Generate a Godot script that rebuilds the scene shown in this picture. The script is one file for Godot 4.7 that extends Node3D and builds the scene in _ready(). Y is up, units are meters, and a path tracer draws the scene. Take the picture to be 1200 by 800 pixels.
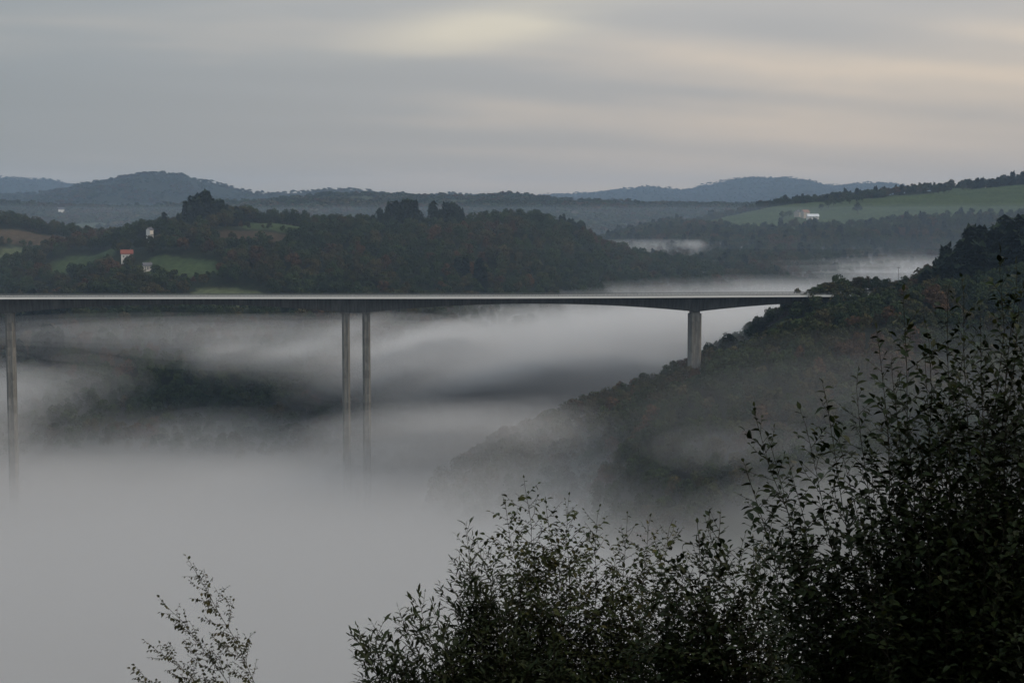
extends Node3D
# A long motorway viaduct crossing a valley that is filled with morning mist, seen from a hillside over shrubs.
# Metres, y up, the eye at the origin looking towards -z.

var rng := RandomNumberGenerator.new()
var M := {}
var taken := {}
var ridges := []
var fields := []
var n_hill := FastNoiseLite.new()
var n_small := FastNoiseLite.new()
var n_wood := FastNoiseLite.new()

# ---------------------------------------------------------------- helpers
func numbered(called: String) -> String:
	if not taken.has(called):
		taken[called] = 0
		return called
	taken[called] += 1
	return "%s_%03d" % [called, taken[called]]

func tag(o: Node, label: String, category: String, group := "", kind := "") -> void:
	if label: o.set_meta("label", label)
	if category: o.set_meta("category", category)
	if group: o.set_meta("group", group)
	if kind: o.set_meta("kind", kind)

func base(called: String, at: Vector3, turn := 0.0) -> Node3D:
	var o := Node3D.new()
	o.name = numbered(called)
	add_child(o)
	o.position = at
	o.rotation.y = turn
	return o

func part(called: String, m: Mesh, mat: Material, parent: Node) -> MeshInstance3D:
	var o := MeshInstance3D.new()
	o.name = called
	o.mesh = m
	if mat: o.material_override = mat
	parent.add_child(o, true)
	return o

func stool() -> SurfaceTool:
	var st := SurfaceTool.new()
	st.begin(Mesh.PRIMITIVE_TRIANGLES)
	return st

func quad(st: SurfaceTool, a: Vector3, b: Vector3, c: Vector3, d: Vector3) -> void:
	for v in [a, b, c, a, c, d]: st.add_vertex(v)

func hexa(st: SurfaceTool, p: Array) -> void:   # p: four corners of the bottom ring, four of the top ring
	quad(st, p[0], p[1], p[2], p[3])
	quad(st, p[7], p[6], p[5], p[4])
	for i in 4:
		var j := (i + 1) % 4
		quad(st, p[i], p[i + 4], p[j + 4], p[j])

func box(st: SurfaceTool, lo: Vector3, hi: Vector3) -> void:
	hexa(st, [Vector3(lo.x, lo.y, lo.z), Vector3(hi.x, lo.y, lo.z), Vector3(hi.x, lo.y, hi.z), Vector3(lo.x, lo.y, hi.z),
		Vector3(lo.x, hi.y, lo.z), Vector3(hi.x, hi.y, lo.z), Vector3(hi.x, hi.y, hi.z), Vector3(lo.x, hi.y, hi.z)])

func tube(st: SurfaceTool, pts: Array, radii: Array, sides := 5) -> void:
	var rings := []
	for i in pts.size():
		var t: Vector3 = (pts[mini(i + 1, pts.size() - 1)] - pts[maxi(i - 1, 0)]).normalized()
		var a := t.cross(Vector3(0.31, 0.2, 0.93)).normalized()
		var b := t.cross(a)
		var ring := []
		for k in sides:
			var w := TAU * k / sides
			ring.append(pts[i] + (a * cos(w) + b * sin(w)) * radii[i])
		rings.append(ring)
	for i in pts.size() - 1:
		for k in sides:
			var j := (k + 1) % sides
			quad(st, rings[i][k], rings[i + 1][k], rings[i + 1][j], rings[i][j])

func noise_tex(freq: float, lo: Color, hi: Color, seed_ := 1, octaves := 4, size := 256) -> NoiseTexture2D:
	var n := FastNoiseLite.new()
	n.seed = seed_
	n.frequency = freq
	n.fractal_octaves = octaves
	var t := NoiseTexture2D.new()
	t.width = size
	t.height = size
	t.seamless = true
	t.noise = n
	var g := Gradient.new()
	g.set_color(0, lo)
	g.set_color(1, hi)
	t.color_ramp = g
	return t

func lin(r: float, g: float, b: float) -> Color:
	return Color(r, g, b).linear_to_srgb()

func mat(c: Color, rough := 0.9, spec := 0.3) -> StandardMaterial3D:
	var m := StandardMaterial3D.new()
	m.albedo_color = c
	m.roughness = rough
	m.metallic_specular = spec
	return m

func leafy(rough: float, spec: float, back: float) -> StandardMaterial3D:
	var m := mat(Color.WHITE, rough, spec)
	m.vertex_color_use_as_albedo = true
	m.cull_mode = BaseMaterial3D.CULL_DISABLED
	if back > 0.0:
		m.backlight_enabled = true
		m.backlight = Color(back, back, back * 0.5)
	return m

# ---------------------------------------------------------------- terrain
func ridge(pts: Array, shelf: Array, sf: float, sb: float, round_: float, low := -190.0) -> void:
	# a crest line through pts; shelf: [depth, slope] of a gentle strip before the steep face towards the viewer
	pts.sort_custom(func(a, b): return a.x < b.x)
	var n := 240
	var x0: float = pts[0].x
	var x1: float = pts[-1].x
	var zc := PackedFloat32Array()
	var hc := PackedFloat32Array()
	var k := 0
	for i in n + 1:
		var x := lerpf(x0, x1, float(i) / n)
		while k < pts.size() - 2 and pts[k + 1].x < x: k += 1
		var a: Vector3 = pts[maxi(k - 1, 0)]
		var b: Vector3 = pts[k]
		var c: Vector3 = pts[k + 1]
		var e: Vector3 = pts[mini(k + 2, pts.size() - 1)]
		var w := clampf((x - b.x) / (c.x - b.x), 0, 1)
		zc.append(-lerpf(b.z, c.z, w))
		var ma := (c.y - a.y) / maxf(c.x - a.x, 1) * (c.x - b.x)
		var mb := (e.y - b.y) / maxf(e.x - b.x, 1) * (c.x - b.x)
		var w2 := w * w
		var w3 := w2 * w
		hc.append((2 * w3 - 3 * w2 + 1) * b.y + (w3 - 2 * w2 + w) * ma + (3 * w2 - 2 * w3) * c.y + (w3 - w2) * mb)
	ridges.append([x0, x1, n, zc, hc, shelf[0], shelf[1], sf, sb, round_])

func smax(a: float, b: float, k: float) -> float:
	var w := clampf(0.5 + 0.5 * (b - a) / k, 0, 1)
	return lerpf(a, b, w) + k * w * (1 - w)

func ground_y(x: float, z: float) -> float:
	var d := -z
	var h := -186.0
	if d < 700.0:
		h = smax(h, (-1.65 - 0.315 * d) if d > 0 else (-1.65 - 0.24 * d), 10.0)
	for r in ridges:
		var u: float = clampf((x - r[0]) / (r[1] - r[0]), 0, 1) * r[2]
		var i := mini(int(u), r[2] - 1)
		var w := u - i
		var t: float = d - lerpf(r[3][i], r[3][i + 1], w)
		var top: float = lerpf(r[4][i], r[4][i + 1], w)
		if top < -185.0: continue
		var R: float = r[9]
		var drop: float
		if t > 0:
			drop = r[8] * (sqrt(t * t + R * R) - R)
		else:
			t = -t
			drop = r[6] * minf(t, r[5])
			t = maxf(t - r[5], 0)
			drop += r[7] * (sqrt(t * t + R * R) - R)
		if top - drop > h - 30:
			h = smax(h, top - drop, 14.0)
	var amp := clampf((d - 320) / 400, 0, 1)
	if amp > 0:
		h += amp * n_hill.get_noise_2d(x, z) * (2.5 if d < 980 else 6.0 + minf(d, 9000) * 0.0012)
		h += amp * n_small.get_noise_2d(x, z) * 2.0
	else:
		h += n_small.get_noise_2d(x * 6, z * 6) * 0.25 * clampf((absf(d) - 1.5) / 6, 0, 1)
	return h

func field_at(x: float, z: float, grow := 1.0) -> int:
	for i in fields.size():
		var f: Array = fields[i]
		var dx: float = x - f[0]
		var dz: float = z - f[1]
		if absf(dx) > f[2] * 1.6 + f[3] or absf(dz) > f[2] * 1.6 + f[3]: continue
		var c := cos(f[4])
		var s := sin(f[4])
		var a: float = (dx * c + dz * s) / (f[2] * grow)
		var b: float = (-dx * s + dz * c) / (f[3] * grow)
		if pow(absf(a), 3.0) + pow(absf(b), 3.0) < 1.0 + 0.25 * n_small.get_noise_2d(x * 0.6, z * 0.6): return i
	return -1

func build_ground() -> void:
	var ds := []
	var d := -260.0
	while d < 60: ds.append(d); d += 8.0 if d > -60 else 20.0
	while d < 660: ds.append(d); d += 10.0
	while d < 1450: ds.append(d); d += 5.0
	while d < 2700: ds.append(d); d += 8.0
	while d < 11900: ds.append(d); d *= 1.018
	var cols := []
	for i in 9: cols.append(-3.4 + i * 0.3)
	for i in 241: cols.append(-1.0 + i / 120.0)
	for i in 9: cols.append(1.0 + (i + 1) * 0.3)
	var nc := cols.size()
	var V := PackedVector3Array()
	var C := PackedColorArray()
	for dd in ds:
		var half: float = 70.0 + 0.40 * maxf(dd, 0.0)
		for t in cols:
			var x: float = t * half
			V.append(Vector3(x, ground_y(x, -dd), -dd))
			var k := field_at(x, -dd) if absf(t) < 1.5 else -1
			var n1 := n_wood.get_noise_2d(x * 2, dd * 2)
			if k >= 0:
				C.append(fields[k][5] * (1.0 + 0.25 * n1))
			elif dd < 60:
				C.append(Color(0.05, 0.075, 0.022) * (1.0 + 0.4 * n1))
			else:
				C.append(Color(0.026, 0.031, 0.017) * (1.0 + 0.4 * n1))
	var N := PackedVector3Array()
	N.resize(V.size())
	var I := PackedInt32Array()
	for r in ds.size():
		for c in nc:
			var at: int = r * nc + c
			var ex := V[r * nc + mini(c + 1, nc - 1)] - V[r * nc + maxi(c - 1, 0)]
			var ez := V[mini(r + 1, ds.size() - 1) * nc + c] - V[maxi(r - 1, 0) * nc + c]
			N[at] = ex.cross(ez).normalized()
			if N[at].y < 0: N[at] = -N[at]
			if r < ds.size() - 1 and c < nc - 1:
				for k in [at, at + nc, at + 1, at + 1, at + nc, at + nc + 1]: I.append(k)
	var a := []
	a.resize(Mesh.ARRAY_MAX)
	a[Mesh.ARRAY_VERTEX] = V
	a[Mesh.ARRAY_NORMAL] = N
	a[Mesh.ARRAY_COLOR] = C
	a[Mesh.ARRAY_INDEX] = I
	var me := ArrayMesh.new()
	me.add_surface_from_arrays(Mesh.PRIMITIVE_TRIANGLES, a)
	var m := mat(Color.WHITE, 1.0, 0.1)
	m.vertex_color_use_as_albedo = true
	m.albedo_texture = noise_tex(0.03, Color(0.62, 0.62, 0.6), Color(1, 1, 1), 5)
	m.uv1_triplanar = true
	m.uv1_world_triplanar = true
	m.uv1_scale = Vector3.ONE * 0.02
	var o := part("terrain", me, m, self)
	o.set_meta("kind", "structure")
	o.set_meta("label", "wooded hills and meadows falling away to the misty valley")

# ---------------------------------------------------------------- trees
func crown_mesh(seed_: int, rx: float, ry: float, lobes: int, faces: int, size: float, cy: float) -> ArrayMesh:
	var r := RandomNumberGenerator.new()
	r.seed = seed_
	var V := PackedVector3Array()
	var C := PackedColorArray()
	for l in lobes:
		var ang := r.randf() * TAU
		var up := r.randf_range(-0.75, 0.95)
		var rad := sqrt(maxf(0.0, 1.0 - up * up)) * r.randf_range(0.35, 0.72)
		var c := Vector3(cos(ang) * rad * rx, cy + up * ry * 0.72, sin(ang) * rad * rx)
		var lr := rx * r.randf_range(0.3, 0.52)
		for f in faces / lobes:
			var dir := Vector3(r.randfn(), r.randfn() + 0.25, r.randfn()).normalized()
			var p := c + dir * lr * r.randf_range(0.55, 1.08) * Vector3(1, 0.85, 1)
			var nn := (dir + Vector3(r.randfn(), r.randfn(), r.randfn()) * 0.55).normalized()
			var a := nn.cross(Vector3(r.randfn(), r.randfn(), r.randfn())).normalized()
			var b := nn.cross(a)
			var s := size * r.randf_range(0.55, 1.3)
			var q := [p - a * s, p + b * s * 0.6, p + a * s + nn * s * 0.2, p - b * s * 0.7]
			var tone := r.randf_range(0.7, 1.35)
			var col := Color(tone * r.randf_range(0.9, 1.15), tone, tone * r.randf_range(0.8, 1.1))
			for k in [0, 1, 2, 0, 2, 3]:
				V.append(q[k])
				C.append(col)
	return raw(V, C)

func spruce_mesh(seed_: int, h: float, R: float, levels: int, boughs: int) -> ArrayMesh:
	var r := RandomNumberGenerator.new()
	r.seed = seed_
	var V := PackedVector3Array()
	var C := PackedColorArray()
	for l in levels:
		var t := float(l) / levels
		var y := h * (0.08 + 0.92 * t)
		var rad := R * pow(1.0 - t, 0.8) * r.randf_range(0.78, 1.12) + 0.12
		for k in boughs:
			var w := TAU * (k + r.randf()) / boughs + l * 1.3
			var dir := Vector3(cos(w), 0, sin(w))
			var side := Vector3(-sin(w), 0, cos(w))
			var len := rad * r.randf_range(0.7, 1.15)
			var wide := len * 0.34 + 0.15
			var y0 := y + r.randf_range(-0.3, 0.3)
			var root := Vector3(0, y0 + 0.1 * len, 0)
			var mid := dir * len * 0.55 + Vector3(0, y0 - 0.05 * len, 0)
			var tip := dir * len + Vector3(0, y0 - 0.28 * len + r.randf_range(-0.1, 0.25), 0)
			var tone := r.randf_range(0.7, 1.3)
			var col := Color(tone, tone, tone)
			var droop := Vector3(0, -0.2 * len, 0)
			for v in [root, mid + side * wide + droop, tip, root, tip, mid - side * wide + droop, mid, mid + side * wide * 0.6 + droop * 2.4, tip]:
				V.append(v)
				C.append(col)
	return raw(V, C)

func raw(V: PackedVector3Array, C: PackedColorArray) -> ArrayMesh:
	var a := []
	a.resize(Mesh.ARRAY_MAX)
	a[Mesh.ARRAY_VERTEX] = V
	a[Mesh.ARRAY_COLOR] = C
	var me := ArrayMesh.new()
	me.add_surface_from_arrays(Mesh.PRIMITIVE_TRIANGLES, a)
	return me

func trunk_mesh(h: float, r0: float) -> ArrayMesh:
	var st := stool()
	tube(st, [Vector3(0, -0.6, 0), Vector3(0.1, h * 0.4, 0), Vector3(0, h, 0.1)], [r0, r0 * 0.75, r0 * 0.25], 6)
	for k in 3:
		var w := k * 2.2
		tube(st, [Vector3(0, h * (0.45 + 0.1 * k), 0), Vector3(cos(w) * h * 0.3, h * (0.75 + 0.08 * k), sin(w) * h * 0.3)], [r0 * 0.5, r0 * 0.15], 4)
	return st.commit()

var houses := [Vector3(-288.6, -22.91, -1215.0), Vector3(-279.0, -17.02, -1250.0), Vector3(-265.6, -35.88, -1180.0)]
var broad := []      # [crown mesh, trunk mesh]
var spruces := []
var far_crowns := []
var TONES := [Color(0.030, 0.042, 0.016), Color(0.036, 0.040, 0.016), Color(0.048, 0.042, 0.018), Color(0.060, 0.036, 0.018), Color(0.024, 0.036, 0.017)]
var SPRUCE := Color(0.014, 0.022, 0.013)

func scatter(called: String, label: String, group: String, meshes: Array, spots: Array, m: Material) -> void:
	# spots: [position, height scale, width scale, turn, mesh number, colour]; a wood nobody could count
	var o := Node3D.new()
	o.name = numbered(called)
	add_child(o)
	tag(o, label, "trees", group, "stuff")
	for k in meshes.size():
		var own := spots.filter(func(s): return s[4] == k)
		if own.is_empty(): continue
		var mm := MultiMesh.new()
		mm.transform_format = MultiMesh.TRANSFORM_3D
		mm.use_colors = true
		mm.mesh = meshes[k]
		mm.instance_count = own.size()
		for i in own.size():
			var s: Array = own[i]
			mm.set_instance_transform(i, Transform3D(Basis(Vector3.UP, s[3]).scaled(Vector3(s[2], s[1], s[2])), s[0]))
			mm.set_instance_color(i, s[5])
		var mi := MultiMeshInstance3D.new()
		mi.name = "crowns"
		mi.multimesh = mm
		mi.material_override = m
		mi.set_meta("kind", "stuff")
		o.add_child(mi, true)

func tone_at(x: float, z: float) -> Color:
	var v := n_wood.get_noise_2d(x, z) * 0.9 + rng.randfn() * 0.25
	var k := 4 if v < -0.3 else 0 if v < 0.0 else 1 if v < 0.22 else 2 if v < 0.5 else 3
	return TONES[k] * rng.randf_range(0.75, 1.3)

var tint_mats := {}
func tinted(c: Color) -> StandardMaterial3D:
	# a few shades of foliage shared by the single trees
	var key := Vector3i(int(c.r * 250), int(c.g * 250), int(c.b * 250))
	if not tint_mats.has(key):
		var m := leafy(0.9, 0.2, 0.15)
		m.albedo_color = c.linear_to_srgb()
		tint_mats[key] = m
	return tint_mats[key]

const NTH := ["first", "second", "third", "fourth", "fifth", "sixth", "seventh", "eighth", "ninth", "tenth", "eleventh", "twelfth", "thirteenth", "fourteenth", "fifteenth", "sixteenth", "seventeenth", "eighteenth", "nineteenth", "twentieth", "twenty-first", "twenty-second", "twenty-third", "twenty-fourth", "twenty-fifth", "twenty-sixth"]
func count_off() -> void:
	# trees of one clump are told apart by their place along it
	for g in [["spruces beside the hilltop meadow", "black spruce beside the pale hilltop meadow, %s from the left in its clump"], ["trees of the flat-topped ridge clump", "dark tree in the flat-topped ridge clump, %s from the left"],
		["spruces beside the bare masts", "dark tree in the narrow clump right of the masts, %s from the left"], ["trees by the farm", "dark tree beside the pasture farm, %s from the left"], ["lone conifers on the open ridge", "lone dark conifer on the open ridge, %s from the left"],
		["trees hiding the landing of the deck", "leafy tree before the landing of the viaduct deck, %s from the left"], ["trees of the copse above the pasture", "dark tree in the copse crowning the pasture, %s from the left"], ["row of trees on the pasture skyline", "small tree in the row on the pasture skyline, %s from the left"]]:
		var own := get_children().filter(func(o): return o.get_meta("group", "") == g[0])
		own.sort_custom(func(a, b): return a.position.x / -a.position.z < b.position.x / -b.position.z)
		for i in own.size(): own[i].set_meta("label", g[1] % NTH[i])

func tree(called: String, at: Vector3, height: float, wide: float, kind: String, c: Color, label: String, group: String) -> Node3D:
	var o := base(called, at, rng.randf() * TAU)
	tag(o, label, "tree", group)
	var pair: Array = (spruces if kind == "spruce" else broad)[rng.randi() % (spruces if kind == "spruce" else broad).size()]
	var cr := part("crown", pair[0], tinted(c), o)
	var tr := part("trunk", pair[1], M.bark, o)
	cr.scale = Vector3(wide, height, wide)
	tr.scale = Vector3(wide, height, wide)
	return o

# ---------------------------------------------------------------- shrubs in front
func leaf_points(len: float, wide: float, curl: float, fold: float) -> Array:
	# along +x, broad in z, normal +y: eight points of a folded, curled blade
	var f := fold * wide
	return [Vector3(0, 0, 0), Vector3(len * 0.28, f, wide * 0.42), Vector3(len * 0.6, f - curl * len * 0.35, wide * 0.44), Vector3(len, -curl * len, 0),
		Vector3(len * 0.6, f - curl * len * 0.35, -wide * 0.44), Vector3(len * 0.28, f, -wide * 0.42), Vector3(len * 0.3, 0, 0), Vector3(len * 0.62, -curl * len * 0.4, 0)]
const LEAF_TRI := [0, 1, 6, 6, 1, 2, 6, 2, 7, 7, 2, 3, 0, 6, 5, 6, 4, 5, 6, 7, 4, 7, 3, 4]

func shrub(called: String, label: String, category: String, root: Vector3, stems: Array, k: Dictionary) -> void:
	# stems: [root offset, tip, bow]; k: len, wide (leaf), gap (between leaves), branch (length), step, cols, own (how many leaves are parts), droop
	var o := base(called, root)
	tag(o, label, category)
	var r := RandomNumberGenerator.new()
	r.seed = k.seed
	var leaves := []    # [transform, tone, rank]
	var tw := stool()
	for s in stems:
		var b: Vector3 = s[0]
		var tip: Vector3 = s[1] - root
		var mid: Vector3 = b.lerp(tip, 0.5) + s[2]
		var total := b.distance_to(tip)
		var bez := func(t: float) -> Vector3: return b * (1 - t) * (1 - t) + mid * 2 * t * (1 - t) + tip * t * t
		var pts := []
		var radii := []
		for i in 13:
			var t := i / 12.0
			pts.append(bez.call(t) + Vector3(r.randfn(), 0, r.randfn()) * 0.012 * (1 if i > 0 and i < 12 else 0))
			radii.append(lerpf(k.stem * total, 0.0015, pow(t, 0.55)))
		var st := stool()
		tube(st, pts, radii, 6)
		part("stem", st.commit(), M.twig, o)
		var from: float = k.get("from", 0.25) if s.size() < 4 else s[3]
		var t := from
		var w := r.randf() * TAU
		while t < 0.985:
			var i := int(t * 12)
			var p: Vector3 = pts[i].lerp(pts[mini(i + 1, 12)], t * 12 - i)
			var along: Vector3 = (pts[mini(i + 1, 12)] - pts[i]).normalized()
			w += 2.4 + r.randf_range(-0.4, 0.4)
			var a := along.cross(Vector3(0.2, 0.1, 1)).normalized()
			var out := a * cos(w) + along.cross(a) * sin(w)
			var bl: float = k.branch * (pow(1.0 - t, k.get("taper", 0.6)) * 0.85 + k.get("end", 0.15)) * r.randf_range(0.5, 1.3)
			twig(r, p, (along * k.get("up", 0.75) + out + k.get("lean", Vector3.ZERO)).normalized(), bl, k, leaves, tw, 1 if bl > k.branch * 0.38 else 0, t)
			t += k.step / total * r.randf_range(0.7, 1.3)
		twig(r, pts[12], (pts[12] - pts[11]).normalized(), k.branch * 0.14, k, leaves, tw, 0, 1.0)
	part("twigs", tw.commit(), M.twig, o).set_meta("kind", "stuff")
	# leaves: the outermost ones singly, the rest as one mass
	leaves.sort_custom(func(x, y): return x[2] > y[2])
	var protos := []
	for i in 4:
		var st := stool()
		var lp := leaf_points(1.0, k.wide / k.len, [0.1, 0.22, 0.05, 0.3][i], [0.16, 0.08, 0.25, 0.2][i])
		for j in LEAF_TRI: st.add_vertex(lp[j])
		protos.append([st.commit(), lp])
	var V := PackedVector3Array()
	var C := PackedColorArray()
	var mats := []
	for c in k.cols:
		var m := mat(c.linear_to_srgb(), 0.6, 0.25)
		m.cull_mode = BaseMaterial3D.CULL_DISABLED
		m.backlight_enabled = true
		m.backlight = Color(0.16, 0.16, 0.06)
		mats.append(m)
	for n in leaves.size():
		var l: Array = leaves[n]
		var kind := r.randi() % 4
		var ci: int = clampi(int(absf(r.randfn()) * 1.3), 0, k.cols.size() - 1)
		if n < k.own:
			var mi := part("leaf", protos[kind][0], mats[ci], o)
			mi.transform = l[0]
		else:
			var col: Color = k.cols[ci] * r.randf_range(0.75, 1.25)
			var xf: Transform3D = l[0]
			var lp: Array = protos[kind][1]
			for j in LEAF_TRI:
				V.append(xf * lp[j])
				C.append(col)
	var fo := part("foliage", raw(V, C), M.leaf_mass, o)
	fo.set_meta("kind", "stuff")
	print(called, " leaves ", leaves.size())

func twig(r: RandomNumberGenerator, p: Vector3, dir: Vector3, len: float, k: Dictionary, leaves: Array, tw: SurfaceTool, deeper: int, outer: float) -> void:
	var n := maxi(2, int(len / k.gap))
	var big := r.randf_range(0.72, 1.3)
	var thin_leaf: float = r.randf() * k.get("patchy", 0.35)
	var pts := [p]
	var d := dir
	for i in n:
		d = (d + Vector3(r.randfn() * 0.09, r.randfn() * 0.07 + k.get("rise", 0.03), r.randfn() * 0.09)).normalized()
		p += d * len / n
		pts.append(p)
	var thin := []
	for i in pts.size(): thin.append(lerpf(0.0016 + len * 0.005, 0.0012, float(i) / n))
	var every := []
	var every_r := []
	for i in pts.size():
		if i % 3 == 0 or i == pts.size() - 1:
			every.append(pts[i])
			every_r.append(thin[i])
	tube(tw, every, every_r, 3)
	var side := d.cross(Vector3.UP + Vector3(r.randfn(), 0, r.randfn()) * 0.4).normalized()
	var bare: float = k.get("bare", 0.15)
	for i in range(1, pts.size()):
		if float(i) / n < bare or r.randf() < k.get("miss", 0.05) + thin_leaf * thin_leaf: continue
		side = -side
		var along: Vector3 = (pts[i] - pts[i - 1]).normalized()
		var ax: Vector3 = (along * r.randf_range(0.35, 0.9) + side * r.randf_range(0.7, 1.1) + Vector3(0, k.droop + r.randfn() * 0.25, 0)).normalized()
		if i == pts.size() - 1: ax = (along + Vector3(0, k.droop * 0.4, 0)).normalized()
		var up := (Vector3(r.randfn() * 0.45, 1, r.randfn() * 0.45)).normalized()
		var zz := ax.cross(up).normalized()
		if zz.length() < 0.5: continue
		var yy := zz.cross(ax)
		var s: float = k.len * big * r.randf_range(0.6, 1.2) * (0.7 + 0.3 * minf(1.0, (n - i) / 3.0 + 0.4))
		leaves.append([Transform3D(Basis(ax, yy, zz).scaled_local(Vector3.ONE * s), pts[i]), 0, outer + 0.25 * float(i) / n + r.randf() * 0.3])
		if deeper > 0 and i % 3 == 1 and i < n:
			twig(r, pts[i], (along * 0.8 + side * 0.8).normalized(), len * 0.42 * (1.0 - 0.6 * i / n) + k.gap * 2, k, leaves, tw, deeper - 1, outer)

# ---------------------------------------------------------------- mist
var mist_mats := {}
func mist(parent: Node, called: String, at: Vector3, size: Vector3, density: float, round_ := true, turn := 0.0, tilt := 0.0) -> void:
	var f := FogVolume.new()
	f.name = called
	f.shape = RenderingServer.FOG_VOLUME_SHAPE_ELLIPSOID if round_ else RenderingServer.FOG_VOLUME_SHAPE_BOX
	f.size = size
	f.position = at
	f.rotation = Vector3(0, turn, tilt)
	var key := int(density * 1e6)
	if not mist_mats.has(key):
		var m := FogMaterial.new()
		m.density = density
		m.albedo = Color(0.985, 0.988, 0.995) if density > 0.0002 else Color(0.84, 0.92, 1.0)
		mist_mats[key] = m
	f.material = mist_mats[key]
	parent.add_child(f, true)

func soft(parent: Node, called: String, at: Vector3, size: Vector3, density: float, turn := 0.0, tilt := 0.0, shells := [1.0, 0.76, 0.5]) -> void:
	# a puff whose edge thins out: shells one inside the other
	for q in shells:
		mist(parent, called, at, size * q, density * (1.9 - 0.7 * q), true, turn, tilt)

# ---------------------------------------------------------------- sky
func build_sky() -> ImageTexture:
	var w := 2048
	var h := 1024
	var data := PackedFloat32Array()
	data.resize(w * h * 3)
	var n1 := FastNoiseLite.new()
	n1.seed = 11
	n1.frequency = 0.2
	n1.fractal_octaves = 5
	var n2 := FastNoiseLite.new()
	n2.seed = 4
	n2.frequency = 0.045
	n2.fractal_octaves = 4
	var dim := Vector3(0.250, 0.275, 0.285)
	var lit := Vector3(0.380, 0.374, 0.362)
	var cream := Vector3(0.60, 0.55, 0.44)
	var pink := Vector3(0.615, 0.52, 0.41)
	for y in h:
		var el := (0.5 - (y + 0.5) / h) * PI
		if el <= 0:
			for x in w:
				var i := (y * w + x) * 3
				data[i] = 0.06; data[i + 1] = 0.065; data[i + 2] = 0.07
			continue
		var se := sin(el)
		# an overcast sky is about three times as bright overhead as low down, and a little warmer where it meets the horizon
		var rise := 1.0 + SKY_RISE * pow(se, 1.2)
		var low := exp(-el / 0.035)
		var tint := Vector3(1, 1, 1).lerp(Vector3(0.95, 1.0, 1.07), clampf(se * 2.0, 0, 1)) * rise
		tint *= Vector3(1 + 0.46 * low, 1 + 0.18 * low, 1 - 0.12 * low)
		for x in w:
			var az := wrapf((x + 0.5) / w * TAU, -PI, PI)
			var k := 1.0 / (se + 0.14)
			var px := sin(az) * k
			var pz := cos(az) * k
			var streak := n1.get_noise_2d(px * 1.9 + pz * 0.5 + 3.0, pz * 8.0 - px * 2.0)
			var wide := n2.get_noise_2d(px * 6.0, pz * 9.0 + 20.0)
			# the sun stands behind cloud to the right: that side of the sky is brighter, with warm rifts low down
			var side := clampf(0.78 + 2.1 * sin(az), 0, 1)
			var band := exp(-pow((el - 0.074 - 0.012 * streak) / 0.040, 2.0))
			var warm := clampf(0.10 + 1.5 * sin(az) + wide * 0.5 + streak * 0.65, 0, 1) * band + 0.3 * clampf(wide + streak - 0.25, 0, 1)
			var ea := (az + 0.008) / 0.075
			var ee := (el - 0.116 - ea * 0.010 + streak * 0.006) / 0.013
			var rift := exp(-ea * ea - ee * ee) * clampf(0.8 + streak * 1.3, 0, 1.2)
			var c := dim.lerp(lit, side).lerp(pink, clampf(warm, 0, 1) * 0.8).lerp(cream, clampf(rift, 0, 1) * 0.8)
			c *= tint * (1.0 + 0.05 * streak + 0.03 * wide)
			var i := (y * w + x) * 3
			data[i] = c.x; data[i + 1] = c.y; data[i + 2] = c.z
	var im := Image.create_from_data(w, h, false, Image.FORMAT_RGBF, data.to_byte_array())
	return ImageTexture.create_from_image(im)

const SKY_RISE := 3.0

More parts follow.
